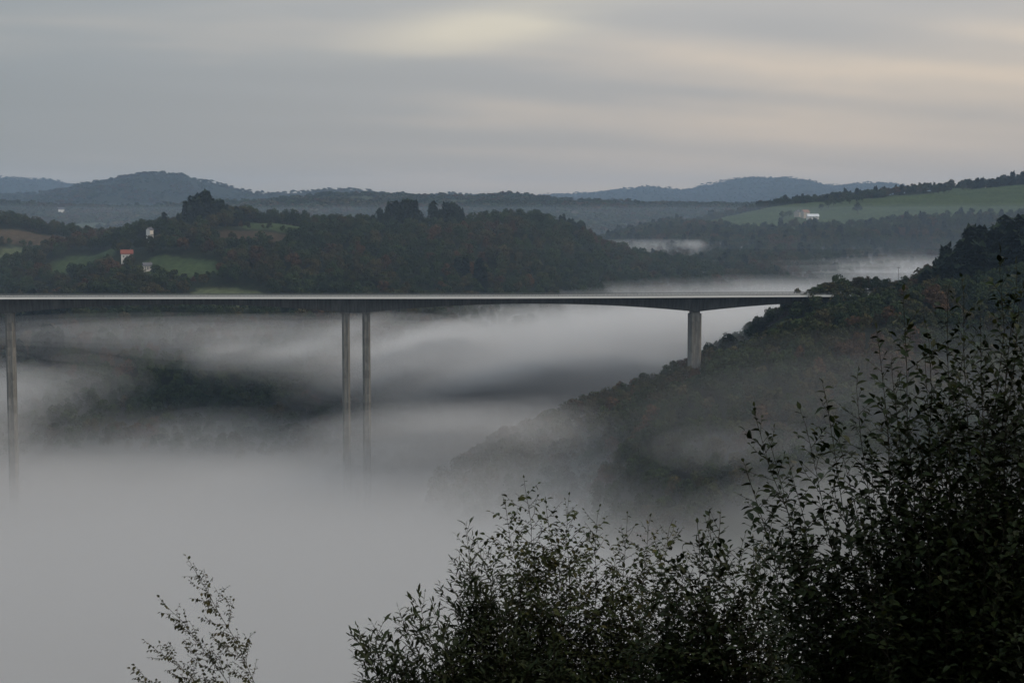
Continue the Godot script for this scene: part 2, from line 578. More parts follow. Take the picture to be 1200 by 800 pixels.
func _ready() -> void:
	# ---- camera, sky, sun, exposure
	var cam := Camera3D.new()
	cam.name = "camera"
	cam.fov = 23.78
	cam.near = 0.3
	cam.far = 40000.0
	add_child(cam)
	cam.rotation_degrees = Vector3(-4.514, 0, 0)
	cam.current = true
	var env := Environment.new()
	env.background_mode = Environment.BG_SKY
	env.sky = Sky.new()
	var psm := PanoramaSkyMaterial.new()
	psm.panorama = build_sky()
	env.sky.sky_material = psm
	env.tonemap_mode = Environment.TONE_MAPPER_LINEAR
	env.tonemap_exposure = 1.0
	env.sdfgi_enabled = true
	env.ssao_enabled = true
	env.ssil_enabled = true
	env.fog_enabled = true
	env.fog_density = 0.000055
	env.fog_light_color = Color(0.74, 0.86, 1.0)
	env.volumetric_fog_enabled = true
	env.volumetric_fog_density = 0.0
	var we := WorldEnvironment.new()
	we.name = "environment"
	we.environment = env
	add_child(we)
	var sun := DirectionalLight3D.new()
	sun.name = "sun"
	sun.light_energy = 0.5
	sun.light_angular_distance = 14.0
	sun.light_color = Color(1.0, 0.90, 0.78)
	sun.shadow_enabled = true
	add_child(sun)
	sun.look_at_from_position(Vector3.ZERO, -Vector3(0.82, 0.52, 0.2))
	# ---- materials
	rng.seed = 7
	n_hill.seed = 3
	n_hill.frequency = 1.0 / 260.0
	n_hill.fractal_octaves = 3
	n_small.seed = 9
	n_small.frequency = 1.0 / 45.0
	n_small.fractal_octaves = 2
	n_wood.seed = 21
	n_wood.frequency = 1.0 / 90.0
	n_wood.fractal_octaves = 3
	M.bark = mat(lin(0.05, 0.042, 0.034), 0.95, 0.2)
	M.twig = mat(lin(0.035, 0.03, 0.022), 0.85, 0.2)
	M.wood = leafy(0.95, 0.15, 0.1)
	M.leaf_mass = leafy(0.6, 0.25, 0.16)
	var concrete := []
	for i in 4:
		var g: float = [0.20, 0.225, 0.185, 0.21][i]
		var m := mat(lin(g, g * 0.985, g * 0.93), 0.9, 0.3)
		m.albedo_texture = noise_tex(0.02, Color(0.66, 0.67, 0.66), Color(1, 1, 1), 30 + i)
		m.uv1_triplanar = true
		m.uv1_world_triplanar = true
		m.uv1_scale = Vector3(0.12, 0.018, 0.12)
		concrete.append(m)
	M.concrete = concrete
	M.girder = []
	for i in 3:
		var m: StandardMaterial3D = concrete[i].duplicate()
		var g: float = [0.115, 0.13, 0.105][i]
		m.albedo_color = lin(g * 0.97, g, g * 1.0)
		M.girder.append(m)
	M.parapet = mat(lin(0.55, 0.56, 0.55), 0.7, 0.4)
	M.rail = mat(lin(0.10, 0.11, 0.115), 0.5, 0.5)
	M.asphalt = mat(lin(0.05, 0.05, 0.052), 0.75, 0.4)
	build_land()
	print("land ", Time.get_ticks_msec())
	build_viaduct()
	build_woods()
	print("woods ", Time.get_ticks_msec())
	count_off()
	build_houses()
	build_mist()
	build_shrubs()
	print("done ", Time.get_ticks_msec())

func build_land() -> void:
	# the far ranges
	ridge([Vector3(-8644.4, 206.8, -11000.0), Vector3(-5186.2, 218.3, -11000.0), Vector3(-3457.1, 235.5, -11000.0), Vector3(-3169.1, 229.8, -11000.0), Vector3(-2939.5, 189.6, -11000.0), Vector3(-2537.0, 138.0, -11000.0), Vector3(-1153.4, 103.5, -11000.0), Vector3(115.3, 109.2, -11000.0), Vector3(230.7, 120.7, -11000.0), Vector3(576.6, 143.7, -11000.0), Vector3(893.4, 178.1, -11000.0), Vector3(1153.0, 160.9, -11000.0), Vector3(1325.6, 195.3, -11000.0), Vector3(1526.9, 229.8, -11000.0), Vector3(1699.6, 241.2, -11000.0), Vector3(1930.3, 224.0, -11000.0), Vector3(2132.6, 189.6, -11000.0), Vector3(2305.3, 201.1, -11000.0), Vector3(2506.9, 206.8, -11000.0), Vector3(2709.4, 166.7, -11000.0), Vector3(3459.5, 138.0, -11000.0), Vector3(6339.8, 195.3, -11000.0)], [0, 0], 0.10, 0.2, 200)
	ridge([Vector3(-5503.7, 87.79, -7000.0), Vector3(-3302.5, 80.48, -7000.0), Vector3(-2201.8, 76.82, -7000.0), Vector3(-1981.3, 91.44, -7000.0), Vector3(-1833.9, 120.7, -7000.0), Vector3(-1686.6, 149.9, -7000.0), Vector3(-1568.9, 171.8, -7000.0), Vector3(-1466.3, 171.8, -7000.0), Vector3(-1393.2, 157.2, -7000.0), Vector3(-1283.7, 124.3, -7000.0), Vector3(-1155.7, 95.09, -7000.0), Vector3(-990.7, 84.13, -7000.0), Vector3(-807.1, 98.75, -7000.0), Vector3(-642.0, 95.09, -7000.0), Vector3(-477.1, 69.51, -7000.0), Vector3(-293.6, 76.82, -7000.0), Vector3(-110.1, 80.48, -7000.0), Vector3(73.40, 65.86, -7000.0), Vector3(367.1, 51.23, -7000.0), Vector3(1101.4, 36.60, -7000.0), Vector3(4038.4, 36.60, -7000.0)], [0, 0], 0.12, 0.2, 150)
	# the plateau in the middle distance
	ridge([Vector3(-3382.8, 22.48, -4300.0), Vector3(-1804.4, 15.74, -4300.0), Vector3(-1353.1, 22.48, -4300.0), Vector3(-1015.0, 15.74, -4300.0), Vector3(-676.5, 31.47, -4300.0), Vector3(-541.0, 42.70, -4300.0), Vector3(-383.2, 49.44, -4300.0), Vector3(-270.5, 40.45, -4300.0), Vector3(-157.8, 42.70, -4300.0), Vector3(0.00, 42.70, -4300.0), Vector3(225.5, 29.22, -4300.0), Vector3(405.9, 22.48, -4300.0), Vector3(631.5, 22.48, -4300.0), Vector3(1353.1, 22.48, -4300.0), Vector3(2480.5, 26.98, -4300.0)], [1500, 0.042], 0.2, 0.1, 120)
	# the plateau with pastures across the side valley
	ridge([Vector3(-114.3, -199.4, -1800.0), Vector3(-39.00, -102.0, -1850.0), Vector3(39.98, -61.77, -1900.0), Vector3(102.5, -38.82, -1950.0), Vector3(147.1, -30.37, -2000.0), Vector3(220.5, -15.39, -2100.0), Vector3(288.6, -6.91, -2200.0), Vector3(349.9, 2.41, -2300.0), Vector3(415.4, 11.29, -2400.0), Vector3(513.8, 24.33, -2450.0), Vector3(602.8, 32.66, -2500.0), Vector3(694.4, 36.57, -2500.0), Vector3(785.9, 44.40, -2500.0), Vector3(982.0, 58.73, -2500.0), Vector3(1439.7, 70.46, -2500.0)], [560, 0.062], 0.42, 0.1, 90)
	# the wooded hill behind the viaduct
	ridge([Vector3(-865.8, -1.57, -1500.0), Vector3(-608.8, -4.55, -1450.0), Vector3(-441.0, -9.52, -1400.0), Vector3(-391.4, -18.06, -1380.0), Vector3(-336.9, -25.08, -1330.0), Vector3(-293.6, -16.34, -1300.0), Vector3(-259.3, -9.53, -1300.0), Vector3(-204.7, -8.16, -1300.0), Vector3(-150.2, -12.25, -1300.0), Vector3(-108.4, -15.53, -1290.0), Vector3(-55.45, -14.51, -1320.0), Vector3(0.00, -10.04, -1370.0), Vector3(29.30, -13.14, -1395.0), Vector3(59.27, -25.11, -1410.0), Vector3(89.60, -39.45, -1420.0), Vector3(120.4, -48.00, -1430.0), Vector3(151.5, -50.60, -1440.0), Vector3(183.2, -61.64, -1450.0), Vector3(231.1, -103.7, -1460.0), Vector3(309.1, -161.8, -1460.0)], [0, 0], 0.37, 0.3, 60)
	# the slope that carries the end of the viaduct, and the lower spur before it
	ridge([Vector3(-125.4, -212.5, -780.0), Vector3(-85.47, -183.2, -800.0), Vector3(-52.09, -155.8, -815.0), Vector3(-17.64, -131.0, -830.0), Vector3(8.97, -120.7, -845.0), Vector3(36.25, -109.8, -855.0), Vector3(63.90, -101.0, -862.0), Vector3(91.85, -92.48, -868.0), Vector3(110.6, -81.32, -872.0), Vector3(124.8, -72.79, -875.0), Vector3(139.0, -63.74, -878.0), Vector3(153.3, -54.64, -881.0), Vector3(167.7, -48.30, -884.0), Vector3(187.1, -44.77, -888.0), Vector3(216.8, -42.29, -895.0), Vector3(236.9, -39.68, -900.0), Vector3(261.9, -34.18, -905.0), Vector3(287.2, -27.67, -910.0), Vector3(362.6, -16.87, -920.0), Vector3(542.5, 0.00, -940.0)], [0, 0], 0.42, 0.4, 25)
	ridge([Vector3(-7.61, -216.2, -708.0), Vector3(15.37, -183.9, -718.0), Vector3(34.91, -143.1, -728.0), Vector3(55.02, -113.6, -740.0), Vector3(76.01, -94.52, -755.0), Vector3(101.8, -78.77, -770.0), Vector3(123.6, -69.02, -780.0), Vector3(151.4, -58.70, -797.0), Vector3(189.7, -49.01, -818.0), Vector3(228.8, -44.74, -835.0), Vector3(268.5, -37.92, -850.0), Vector3(416.2, -18.44, -880.0)], [0, 0], 0.42, 0.5, 18)
	# [x, z, half length, half width, turn, colour]
	var green := Color(0.058, 0.080, 0.036)
	var pale := Color(0.095, 0.11, 0.06)
	var straw := Color(0.13, 0.095, 0.06)
	for f in [[Vector3(-253.3, -8.10, -1290.0), 20, 20, 0.0, pale], [Vector3(-186.8, -10.72, -1280.0), 28, 20, 0.25, green], [Vector3(-329.9, -32.76, -1250.0), 26, 20, 0.3, green], [Vector3(-244.0, -42.09, -1180.0), 34, 17, 0.5, green],
		[Vector3(-195.8, -51.74, -1120.0), 30, 15, 0.3, pale], [Vector3(-397.4, -31.10, -1290.0), 14, 20, 0.0, pale], [Vector3(-320.7, -30.13, -1250.0), 14, 16, 0.0, straw], [Vector3(-394.1, -18.24, -1340.0), 40, 26, 0.1, straw * 0.6], [Vector3(-195.4, -16.88, -1240.0), 30, 14, 0.2, straw * 0.5],
		[Vector3(541.2, 15.73, -2150.0), 330, 250, 0.0, green], [Vector3(354.9, 6.43, -2050.0), 120, 130, 0.0, green], [Vector3(754.9, 23.52, -2250.0), 220, 260, 0.0, green], [Vector3(485.0, 7.36, -2010.0), 110, 16, 0.05, straw * 0.6],
		[Vector3(-878.6, -12.98, -3100.0), 150, 160, 0.0, pale * 0.8], [Vector3(204.7, -18.84, -3000.0), 60, 90, 0.0, pale * 0.7], [Vector3(419.3, -3.56, -3400.0), 80, 110, 0.0, pale * 0.6], [Vector3(-112.5, 18.35, -3900.0), 60, 90, 0.0, pale * 0.6], [Vector3(-377.6, 25.09, -4000.0), 50, 80, 0.0, pale * 0.6], [Vector3(-817.3, 11.92, -3800.0), 60, 70, 0.0, pale * 0.6], [Vector3(165.3, 5.49, -3500.0), 90, 60, 0.0, straw * 0.6]]:
		fields.append([f[0].x, f[0].z, float(f[1]), float(f[2]), f[3], f[4]])
	build_ground()

# ---------------------------------------------------------------- the viaduct
func depth_at(s: float) -> float:
	if s < 360.0:
		var u := fposmod(s, 180.0) / 90.0 - 1.0
		return 4.4 + 4.8 * u * u
	return 9.2 - 4.8 * minf((s - 360.0) / 85.0, 1.0) * (2.0 - minf((s - 360.0) / 85.0, 1.0)) * 1.0

func road_y(s: float) -> float:
	return -1.5 * smoothstep(-60.0, 330.0, s)

func build_viaduct() -> void:
	var at := Vector3(-259.9, -41.35, -819.7)
	var v := base("viaduct", at, 0.1205)
	tag(v, "long pale concrete motorway viaduct on tall twin piers rising out of the mist", "bridge")
	var s0 := -200.0
	var s1 := 500.0
	var seg := 3.6
	var s := s0
	var i := 0
	while s < s1 - 1:
		var e := minf(s + seg, s1)
		var a := s + 0.025
		var b := e - 0.025
		var st := stool()
		var ya := road_y(a) - 1.75
		var yb := road_y(b) - 1.75
		var da := road_y(a) - depth_at(a)
		var db := road_y(b) - depth_at(b)
		hexa(st, [Vector3(a, da, -3.9), Vector3(b, db, -3.9), Vector3(b, db, 3.9), Vector3(a, da, 3.9), Vector3(a, ya, -5.2), Vector3(b, yb, -5.2), Vector3(b, yb, 5.2), Vector3(a, ya, 5.2)])
		part("girder_segment", st.commit(), M.girder[[0, 2, 1, 0, 1, 2, 0, 0, 1, 2, 0][(i * 7 + i / 5) % 11]], v)
		s = e
		i += 1
	# deck slab with its overhangs, road, cornices, parapets, rails: one of each along each stretch of 20 m
	var names := ["deck_slab", "road_surface", "near_parapet", "far_parapet", "near_rail", "far_rail"]
	s = s0
	while s < s1 - 1:
		var a := s
		var b := s + 20.0
		var ya := road_y(a)
		var yb := road_y(b)
		var st := stool()
		var ring := func(x: float, y: float) -> Array: return [Vector3(x, y - 1.45, -10), Vector3(x, y - 1.752, -5.3), Vector3(x, y - 1.752, 5.3), Vector3(x, y - 1.45, 10), Vector3(x, y - 1.1, 10), Vector3(x, y - 1.1, -10)]
		var ra: Array = ring.call(a + 0.01, ya)
		var rb: Array = ring.call(b - 0.01, yb)
		for k in 6: quad(st, ra[k], rb[k], rb[(k + 1) % 6], ra[(k + 1) % 6])
		part("deck_slab", st.commit(), M.concrete[1], v)
		st = stool()
		quad(st, Vector3(a, ya - 1.09, -9.4), Vector3(b, yb - 1.09, -9.4), Vector3(b, yb - 1.09, 9.4), Vector3(a, ya - 1.09, 9.4))
		part("road_surface", st.commit(), M.asphalt, v)
		for z in [9.75, -10.2]:
			st = stool()
			hexa(st, [Vector3(a + 0.02, ya - 1.3, z), Vector3(b - 0.02, yb - 1.3, z), Vector3(b - 0.02, yb - 1.3, z + 0.45), Vector3(a + 0.02, ya - 1.3, z + 0.45),
				Vector3(a + 0.02, ya - 0.35, z + 0.1), Vector3(b - 0.02, yb - 0.35, z + 0.1), Vector3(b - 0.02, yb - 0.35, z + 0.3), Vector3(a + 0.02, ya - 0.35, z + 0.3)])
			part("parapet", st.commit(), M.parapet, v)
			st = stool()
			for hgt in [-0.2, 0.1, 0.4]:
				hexa(st, [Vector3(a, ya + hgt, z + 0.1), Vector3(b, yb + hgt, z + 0.1), Vector3(b, yb + hgt, z + 0.28), Vector3(a, ya + hgt, z + 0.28),
					Vector3(a, ya + hgt + 0.16, z + 0.1), Vector3(b, yb + hgt + 0.16, z + 0.1), Vector3(b, yb + hgt + 0.16, z + 0.28), Vector3(a, ya + hgt + 0.16, z + 0.28)])
			for q in 10:
				var x := a + 1.0 + q * 2.0
				var y := road_y(x)
				box(st, Vector3(x - 0.06, y - 0.35, z + 0.12), Vector3(x + 0.06, y + 0.55, z + 0.24))
			part("guard_rail", st.commit(), M.rail, v)
		s += 20.0
	# piers: [place, width along the road, depth across it]
	for p in [[-5.3, 4.3, 6.4], [5.3, 4.3, 6.4], [174.7, 4.0, 6.4], [185.3, 4.0, 6.4], [360.0, 6.3, 7.0]]:
		var here := v.transform * Vector3(p[0], 0, 0)
		var foot := ground_y(here.x, here.z) - at.y - 3.0
		var single: bool = p[0] > 300
		var head := road_y(p[0]) - 9.2
		var leg := Node3D.new()
		leg.name = "pier"
		v.add_child(leg, true)
		leg.position = Vector3(p[0], 0, 0)
		var y := head
		if single:
			var st := stool()
			box(st, Vector3(-2.2, head - 1.0, -3.0), Vector3(2.2, head + 0.3, 3.0))
			part("bearing_block", st.commit(), M.concrete[1], leg)
			y -= 1.0
		else:
			var st := stool()
			box(st, Vector3(-2.3, head - 0.25, -3.6), Vector3(2.3, head + 0.5, 3.6))
			part("pier_head", st.commit(), M.concrete[0], leg)
			y -= 0.25
		var n := 0
		while y > foot:
			var lo := maxf(y - 4.2, foot - 0.5)
			part("pier_lift", lift_mesh(p[1], p[2], lo + 0.03, y, 0.95), M.concrete[(n * 3 + int(p[0])) % 4 if n % 2 else 1], leg)
			y = lo
			n += 1

func lift_mesh(w: float, t: float, lo: float, hi: float, c: float) -> ArrayMesh:
	# a hollow-looking shaft: chamfered corners and a shallow recess down each broad face
	var x := w / 2
	var z := t / 2
	var r := 0.16
	var o := [Vector2(x, -z + c), Vector2(x, z - c), Vector2(x - c, z), Vector2(x * 0.35, z), Vector2(x * 0.3, z - r), Vector2(-x * 0.3, z - r), Vector2(-x * 0.35, z), Vector2(-x + c, z),
		Vector2(-x, z - c), Vector2(-x, -z + c), Vector2(-x + c, -z), Vector2(x - c, -z)]
	var st := stool()
	for k in o.size():
		var a: Vector2 = o[k]
		var b: Vector2 = o[(k + 1) % o.size()]
		quad(st, Vector3(a.x, lo, a.y), Vector3(a.x, hi, a.y), Vector3(b.x, hi, b.y), Vector3(b.x, lo, b.y))
	return st.commit()

# ---------------------------------------------------------------- woods
func clear_of_bridge(x: float, z: float) -> bool:
	var q := Vector3(x + 259.9, 0, z + 819.7).rotated(Vector3.UP, -0.1205)
	return absf(q.z) > 14.0 or q.x > 470 or q.x < 375

func build_woods() -> void:
	for i in 6:
		broad.append([crown_mesh(100 + i, 0.42, 0.42, 11, 520, 0.055, 0.60), trunk_mesh(0.5, 0.035)])
	for i in 4:
		spruces.append([spruce_mesh(200 + i, 1.0, 0.17, 26, 9), trunk_mesh(0.5, 0.02)])
	for i in 3: far_crowns.append(crown_mesh(300 + i, 0.5, 0.45, 5, 60, 0.17, 0.5))
	var meshes := broad.map(func(b): return b[0]) + spruces.map(func(b): return b[0])
	# 1. the slope at the end of the viaduct: the nearest trees stand singly
	var near_spots := []
	var d := 655.0
	while d < 960:
		var x := -90.0
		while x < 0.36 * d:
			var px := x + rng.randf_range(-2.6, 2.6)
			var pz := -d + rng.randf_range(-2.6, 2.6)
			var y := ground_y(px, pz)
			var vis := y > -150.0 and clear_of_bridge(px, pz)
			if vis and rng.randf() < 0.93:
				near_spots.append(Vector3(px, y, pz))
			x += 6.2
		d += 6.2
	# those that stand on the skyline of the two spurs come first
	var scored := []
	for p in near_spots:
		var lift := ground_y(p.x, p.z) - ground_y(p.x, p.z - 30.0)
		scored.append([p, lift + rng.randf() * 4.0 + (p.y + 130) * 0.06])
	scored.sort_custom(func(a, b): return a[1] > b[1])
	var mass := []
	var single := 0
	for sp in scored:
		var p: Vector3 = sp[0]
		var ang: float = p.x / -p.z * 1900 + 600
		var conifer: bool = p.z < -855 and rng.randf() < clampf((ang - 1075) / 60.0, 0.0, 0.8)
		var hgt := rng.randf_range(12, 22) * clampf(0.6 + (ang - 1075) / 140.0, 0.6, 1.1) if conifer else rng.randf_range(8.0, 13.5)
		if not conifer and ang > 930 and ang < 1080 and p.z < -850: hgt *= 0.75
		var wide := hgt * (rng.randf_range(0.95, 1.25) if conifer else rng.randf_range(0.8, 1.15))
		var c := (SPRUCE * rng.randf_range(0.8, 1.25)) if conifer else tone_at(p.x, p.z)
		var seen := absf(p.x / p.z) < 0.325
		if single < 290 and seen:
			single += 1
			if conifer:
				tree("spruce_tree", p, hgt, wide, "spruce", c, "tall dark spruce in the stand above the viaduct's landing slope", "spruces above the landing of the viaduct")
			else:
				tree("broadleaf_tree", p, hgt, wide, "broad", TONES[TONES.find(c)] if TONES.has(c) else c, "dark bushy broadleaf tree in the wood where the viaduct lands", "broadleaf trees on the slope where the viaduct lands")
		else:
			mass.append([p, hgt, wide, rng.randf() * TAU, (6 + rng.randi() % 4) if conifer else rng.randi() % 6, c])
	scatter("woodland", "dense dark wood covering the steep slope below the viaduct's end", "", meshes, mass, M.wood)
	# 2. the hill behind the viaduct
	mass = []
	d = 900.0
	while d < 1560:
		var x := -0.36 * d
		while x < 0.2 * d:
			var px := x + rng.randf_range(-4, 4)
			var pz := -d + rng.randf_range(-4, 4)
			var y := ground_y(px, pz)
			x += 7.6
			if y > -165 and field_at(px, pz, 1.05) < 0 and rng.randf() < 0.94:
				var ang: float = px / -pz * 1900 + 600
				var dark := n_wood.get_noise_2d(px * 0.5 + 400, pz * 0.5) > 0.58
				var hgt := rng.randf_range(13, 19) if dark else rng.randf_range(8, 14)
				if field_at(px, pz - 14.0) >= 0: hgt *= 0.5
				var hidden := false
				for q in houses:
					if absf(px - q.x) < 13.0 and pz > q.z - 8.0 and pz < q.z + 17.0: hidden = true
				if hidden: continue
				mass.append([Vector3(px, y, pz), hgt, hgt * (1.1 if dark else rng.randf_range(0.85, 1.2)), rng.randf() * TAU, 6 + rng.randi() % 4 if dark else rng.randi() % 6, SPRUCE * rng.randf_range(0.8, 1.4) if dark else tone_at(px, pz)])
		d += 7.6
	scatter("woodland", "mixed green and russet wood on the hill behind the viaduct", "", meshes, mass, M.wood)
	# bushes and small trees that hide the end of the deck
	for q in [Vector3(156.5, -42.29, -866.0), Vector3(159.8, -39.82, -862.0), Vector3(165.0, -37.73, -866.0), Vector3(170.4, -36.44, -868.0), Vector3(174.7, -36.73, -864.0), Vector3(180.8, -37.77, -867.0), Vector3(185.6, -39.46, -864.0), Vector3(151.4, -45.06, -858.0), Vector3(161.4, -43.15, -856.0), Vector3(171.1, -41.75, -855.0), Vector3(180.1, -42.20, -855.0)]:
		var foot := ground_y(q.x, q.z)
		var hgt := clampf(q.y - foot, 5.0, 14.0)
		tree("broadleaf_tree", Vector3(q.x, foot, q.z), hgt, hgt * rng.randf_range(0.9, 1.2), "broad", TONES[rng.randi() % 3], "rounded leafy tree in front of the viaduct deck where it meets the slope", "trees hiding the landing of the deck")
	# conifer clumps on its skyline
	# [x, top]: spots along the ridge and the level of each tree's top
	for g in [[[Vector3(-259.6, 4.73, -1292.0), Vector3(-254.0, 8.08, -1288.0), Vector3(-251.4, 8.78, -1292.0), Vector3(-247.3, 6.72, -1285.0), Vector3(-245.7, 10.80, -1291.0), Vector3(-241.9, 12.13, -1289.0), Vector3(-240.0, 10.14, -1293.0), Vector3(-235.4, 6.72, -1286.0), Vector3(-233.6, 6.08, -1291.0), Vector3(-230.3, 6.73, -1288.0), Vector3(-227.4, 4.72, -1290.0), Vector3(-222.6, 1.35, -1286.0), Vector3(-218.7, 3.38, -1291.0), Vector3(-213.6, 0.00, -1288.0), Vector3(-253.4, 3.34, -1278.0), Vector3(-243.8, 5.34, -1277.0), Vector3(-235.5, 4.01, -1279.0), Vector3(-226.3, 1.33, -1276.0), Vector3(-217.9, -1.34, -1278.0)], "tall black spruce in the clump beside the pale hilltop meadow", "spruces beside the hilltop meadow", 0],
		[[Vector3(-111.9, -1.36, -1300.0), Vector3(-108.1, 2.71, -1296.0), Vector3(-105.0, 4.76, -1300.0), Vector3(-100.5, 5.42, -1295.0), Vector3(-96.90, 6.12, -1301.0), Vector3(-93.12, 6.10, -1296.0), Vector3(-90.01, 5.44, -1300.0), Vector3(-85.71, 6.10, -1297.0), Vector3(-81.95, 6.13, -1302.0), Vector3(-77.67, 5.43, -1299.0), Vector3(-74.50, 3.41, -1303.0), Vector3(-105.3, -0.67, -1286.0), Vector3(-97.68, 1.34, -1284.0), Vector3(-90.41, 0.67, -1286.0), Vector3(-82.92, 1.34, -1285.0), Vector3(-76.31, 0.00, -1287.0)], "tall dark tree in the flat-topped clump on the ridge", "trees of the flat-topped ridge clump", 1],
		[[Vector3(-64.30, 2.76, -1318.0), Vector3(-60.65, 5.50, -1314.0), Vector3(-57.42, 4.83, -1319.0), Vector3(-53.16, 3.44, -1316.0), Vector3(-49.16, 4.83, -1320.0), Vector3(-44.90, 6.20, -1317.0), Vector3(-41.58, 0.69, -1321.0), Vector3(-58.16, 0.00, -1304.0), Vector3(-50.02, 0.00, -1306.0)], "tall dark spruce in the narrow clump beside the bare masts", "spruces beside the bare masts", 1],
		[[Vector3(-277.5, -2.71, -1296.0), Vector3(-266.6, -3.39, -1296.0)], "small lone dark conifer on the open ridge line", "lone conifers on the open ridge", 0]]:
		for q in g[0]:
			var foot := ground_y(q.x, q.z)
			var hgt := clampf(q.y - foot, 7.0, 30.0)
			var leafy_kind: bool = g[3] == 1 and rng.randf() < 0.6
			tree("broadleaf_tree" if leafy_kind else "spruce_tree", Vector3(q.x, foot, q.z), hgt, hgt * (rng.randf_range(0.5, 0.7) if leafy_kind else rng.randf_range(0.85, 1.1)), "broad" if leafy_kind else "spruce", SPRUCE * rng.randf_range(0.9, 1.3), g[1], g[2])
	# 3. the wooded side of the pasture plateau
	mass = []
	d = 1480.0
	while d < 2620:
		var x := 0.0
		var gap := 10.5 if d < 2100 else 13.0
		while x < 0.37 * d:
			var px := x + rng.randf_range(-5, 5)
			var pz := -d + rng.randf_range(-5, 5)
			var y := ground_y(px, pz)
			if y > -150 and field_at(px, pz, 1.0) < 0:
				var hgt := rng.randf_range(9, 15)
				var dark := rng.randf() < 0.12
				mass.append([Vector3(px, y, pz), hgt, hgt * rng.randf_range(0.9, 1.3), rng.randf() * TAU, 6 + rng.randi() % 4 if dark else rng.randi() % 6, SPRUCE if dark else tone_at(px, pz)])
			x += gap
		d += gap
	scatter("woodland", "blue-grey wood on the valley side under the green pastures", "", meshes, mass, M.wood)
	# trees that stand out on the pastures
	for q in [[1002, 2330, 14, 0], [1009, 2300, 12, 0], [994, 2310, 13, 0], [985, 2290, 12, 0], [977, 2280, 12, 0], [969, 2260, 11, 0], [1004, 2140, 15, 1], [962, 2250, 9, 0], [917, 2150, 11, 0], [924, 2160, 10, 0], [1093, 2440, 9, 2], [1099, 2440, 10, 2], [1105, 2440, 9, 2], [1111, 2440, 10, 2], [1126, 2450, 8, 2]]:
		var px: float = (q[0] - 600.0) / 1900.0 * q[1]
		var hgt: float = q[2]
		tree("broadleaf_tree", Vector3(px, ground_y(px, -q[1]), -q[1]), hgt, hgt * 1.25, "broad", TONES[[0, 4, 1][q[3]]],
			["dark bushy tree beside the farm on the green pasture", "single round tree standing alone in the green pasture", "small tree in the row on the pasture's skyline"][q[3]], ["trees by the farm", "", "row of trees on the pasture skyline"][q[3]])
	for k in 26:
		var ax: float = 1132 + k * 2.9 + rng.randf_range(-1, 1)
		var dd := 2470.0 + rng.randf_range(-14, 14)
		var px := (ax - 600.0) / 1900.0 * dd
		var hgt := rng.randf_range(11, 17)
		var spr := rng.randf() < 0.5
		tree("spruce_tree" if spr else "broadleaf_tree", Vector3(px, ground_y(px, -dd), -dd), hgt, hgt * 1.3, "spruce" if spr else "broad", SPRUCE * 1.2 if spr else TONES[4], "dark tree in the copse crowning the green pasture", "trees of the copse above the pasture")
	# 4. unseen trees added behind and right of the viewer to shade the bushes
	for q in [[-19, 12, 12], [-13, 9, 11], [-8, 13, 14], [-3, 9, 12], [3, 12, 13], [8, 8.5, 12], [13, 12, 13], [18, 9, 12], [-11, 18, 14], [0, 17, 15], [11, 18, 15], [14, 2, 12], [18, -5, 13], [23, 1, 14], [15, 6, 12]]:
		tree("broadleaf_tree", Vector3(q[0], ground_y(q[0], q[1]), q[1]), q[2], q[2] * 1.05, "broad", TONES[0], "leafy tree added out of view to shade the bushes", "unseen shade trees around the viewer")
	# 5. far woods
	mass = []
	d = 2700.0
	while d < 11200:
		var gap := 12.0 + d * 0.0024
		var x := -0.36 * d
		while x < 0.36 * d:
			var px := x + rng.randf_range(-0.5, 0.5) * gap
			var pz := -d + rng.randf_range(-0.5, 0.5) * gap
			var y := ground_y(px, pz)
			if field_at(px, pz) < 0 and n_wood.get_noise_2d(px * 0.3, pz * 0.3) > -0.32 and y > -120:
				var hgt := rng.randf_range(9, 16)
				mass.append([Vector3(px, y - 2.0, pz), hgt, hgt * rng.randf_range(1.2, 1.9), rng.randf() * TAU, rng.randi() % 3, tone_at(px * 0.3, pz * 0.3)])
			x += gap
		d += gap * 1.3
	print("far ", mass.size())
	scatter("woodland", "hazy blue woods over the distant plateau and ranges", "", far_crowns, mass, M.wood)

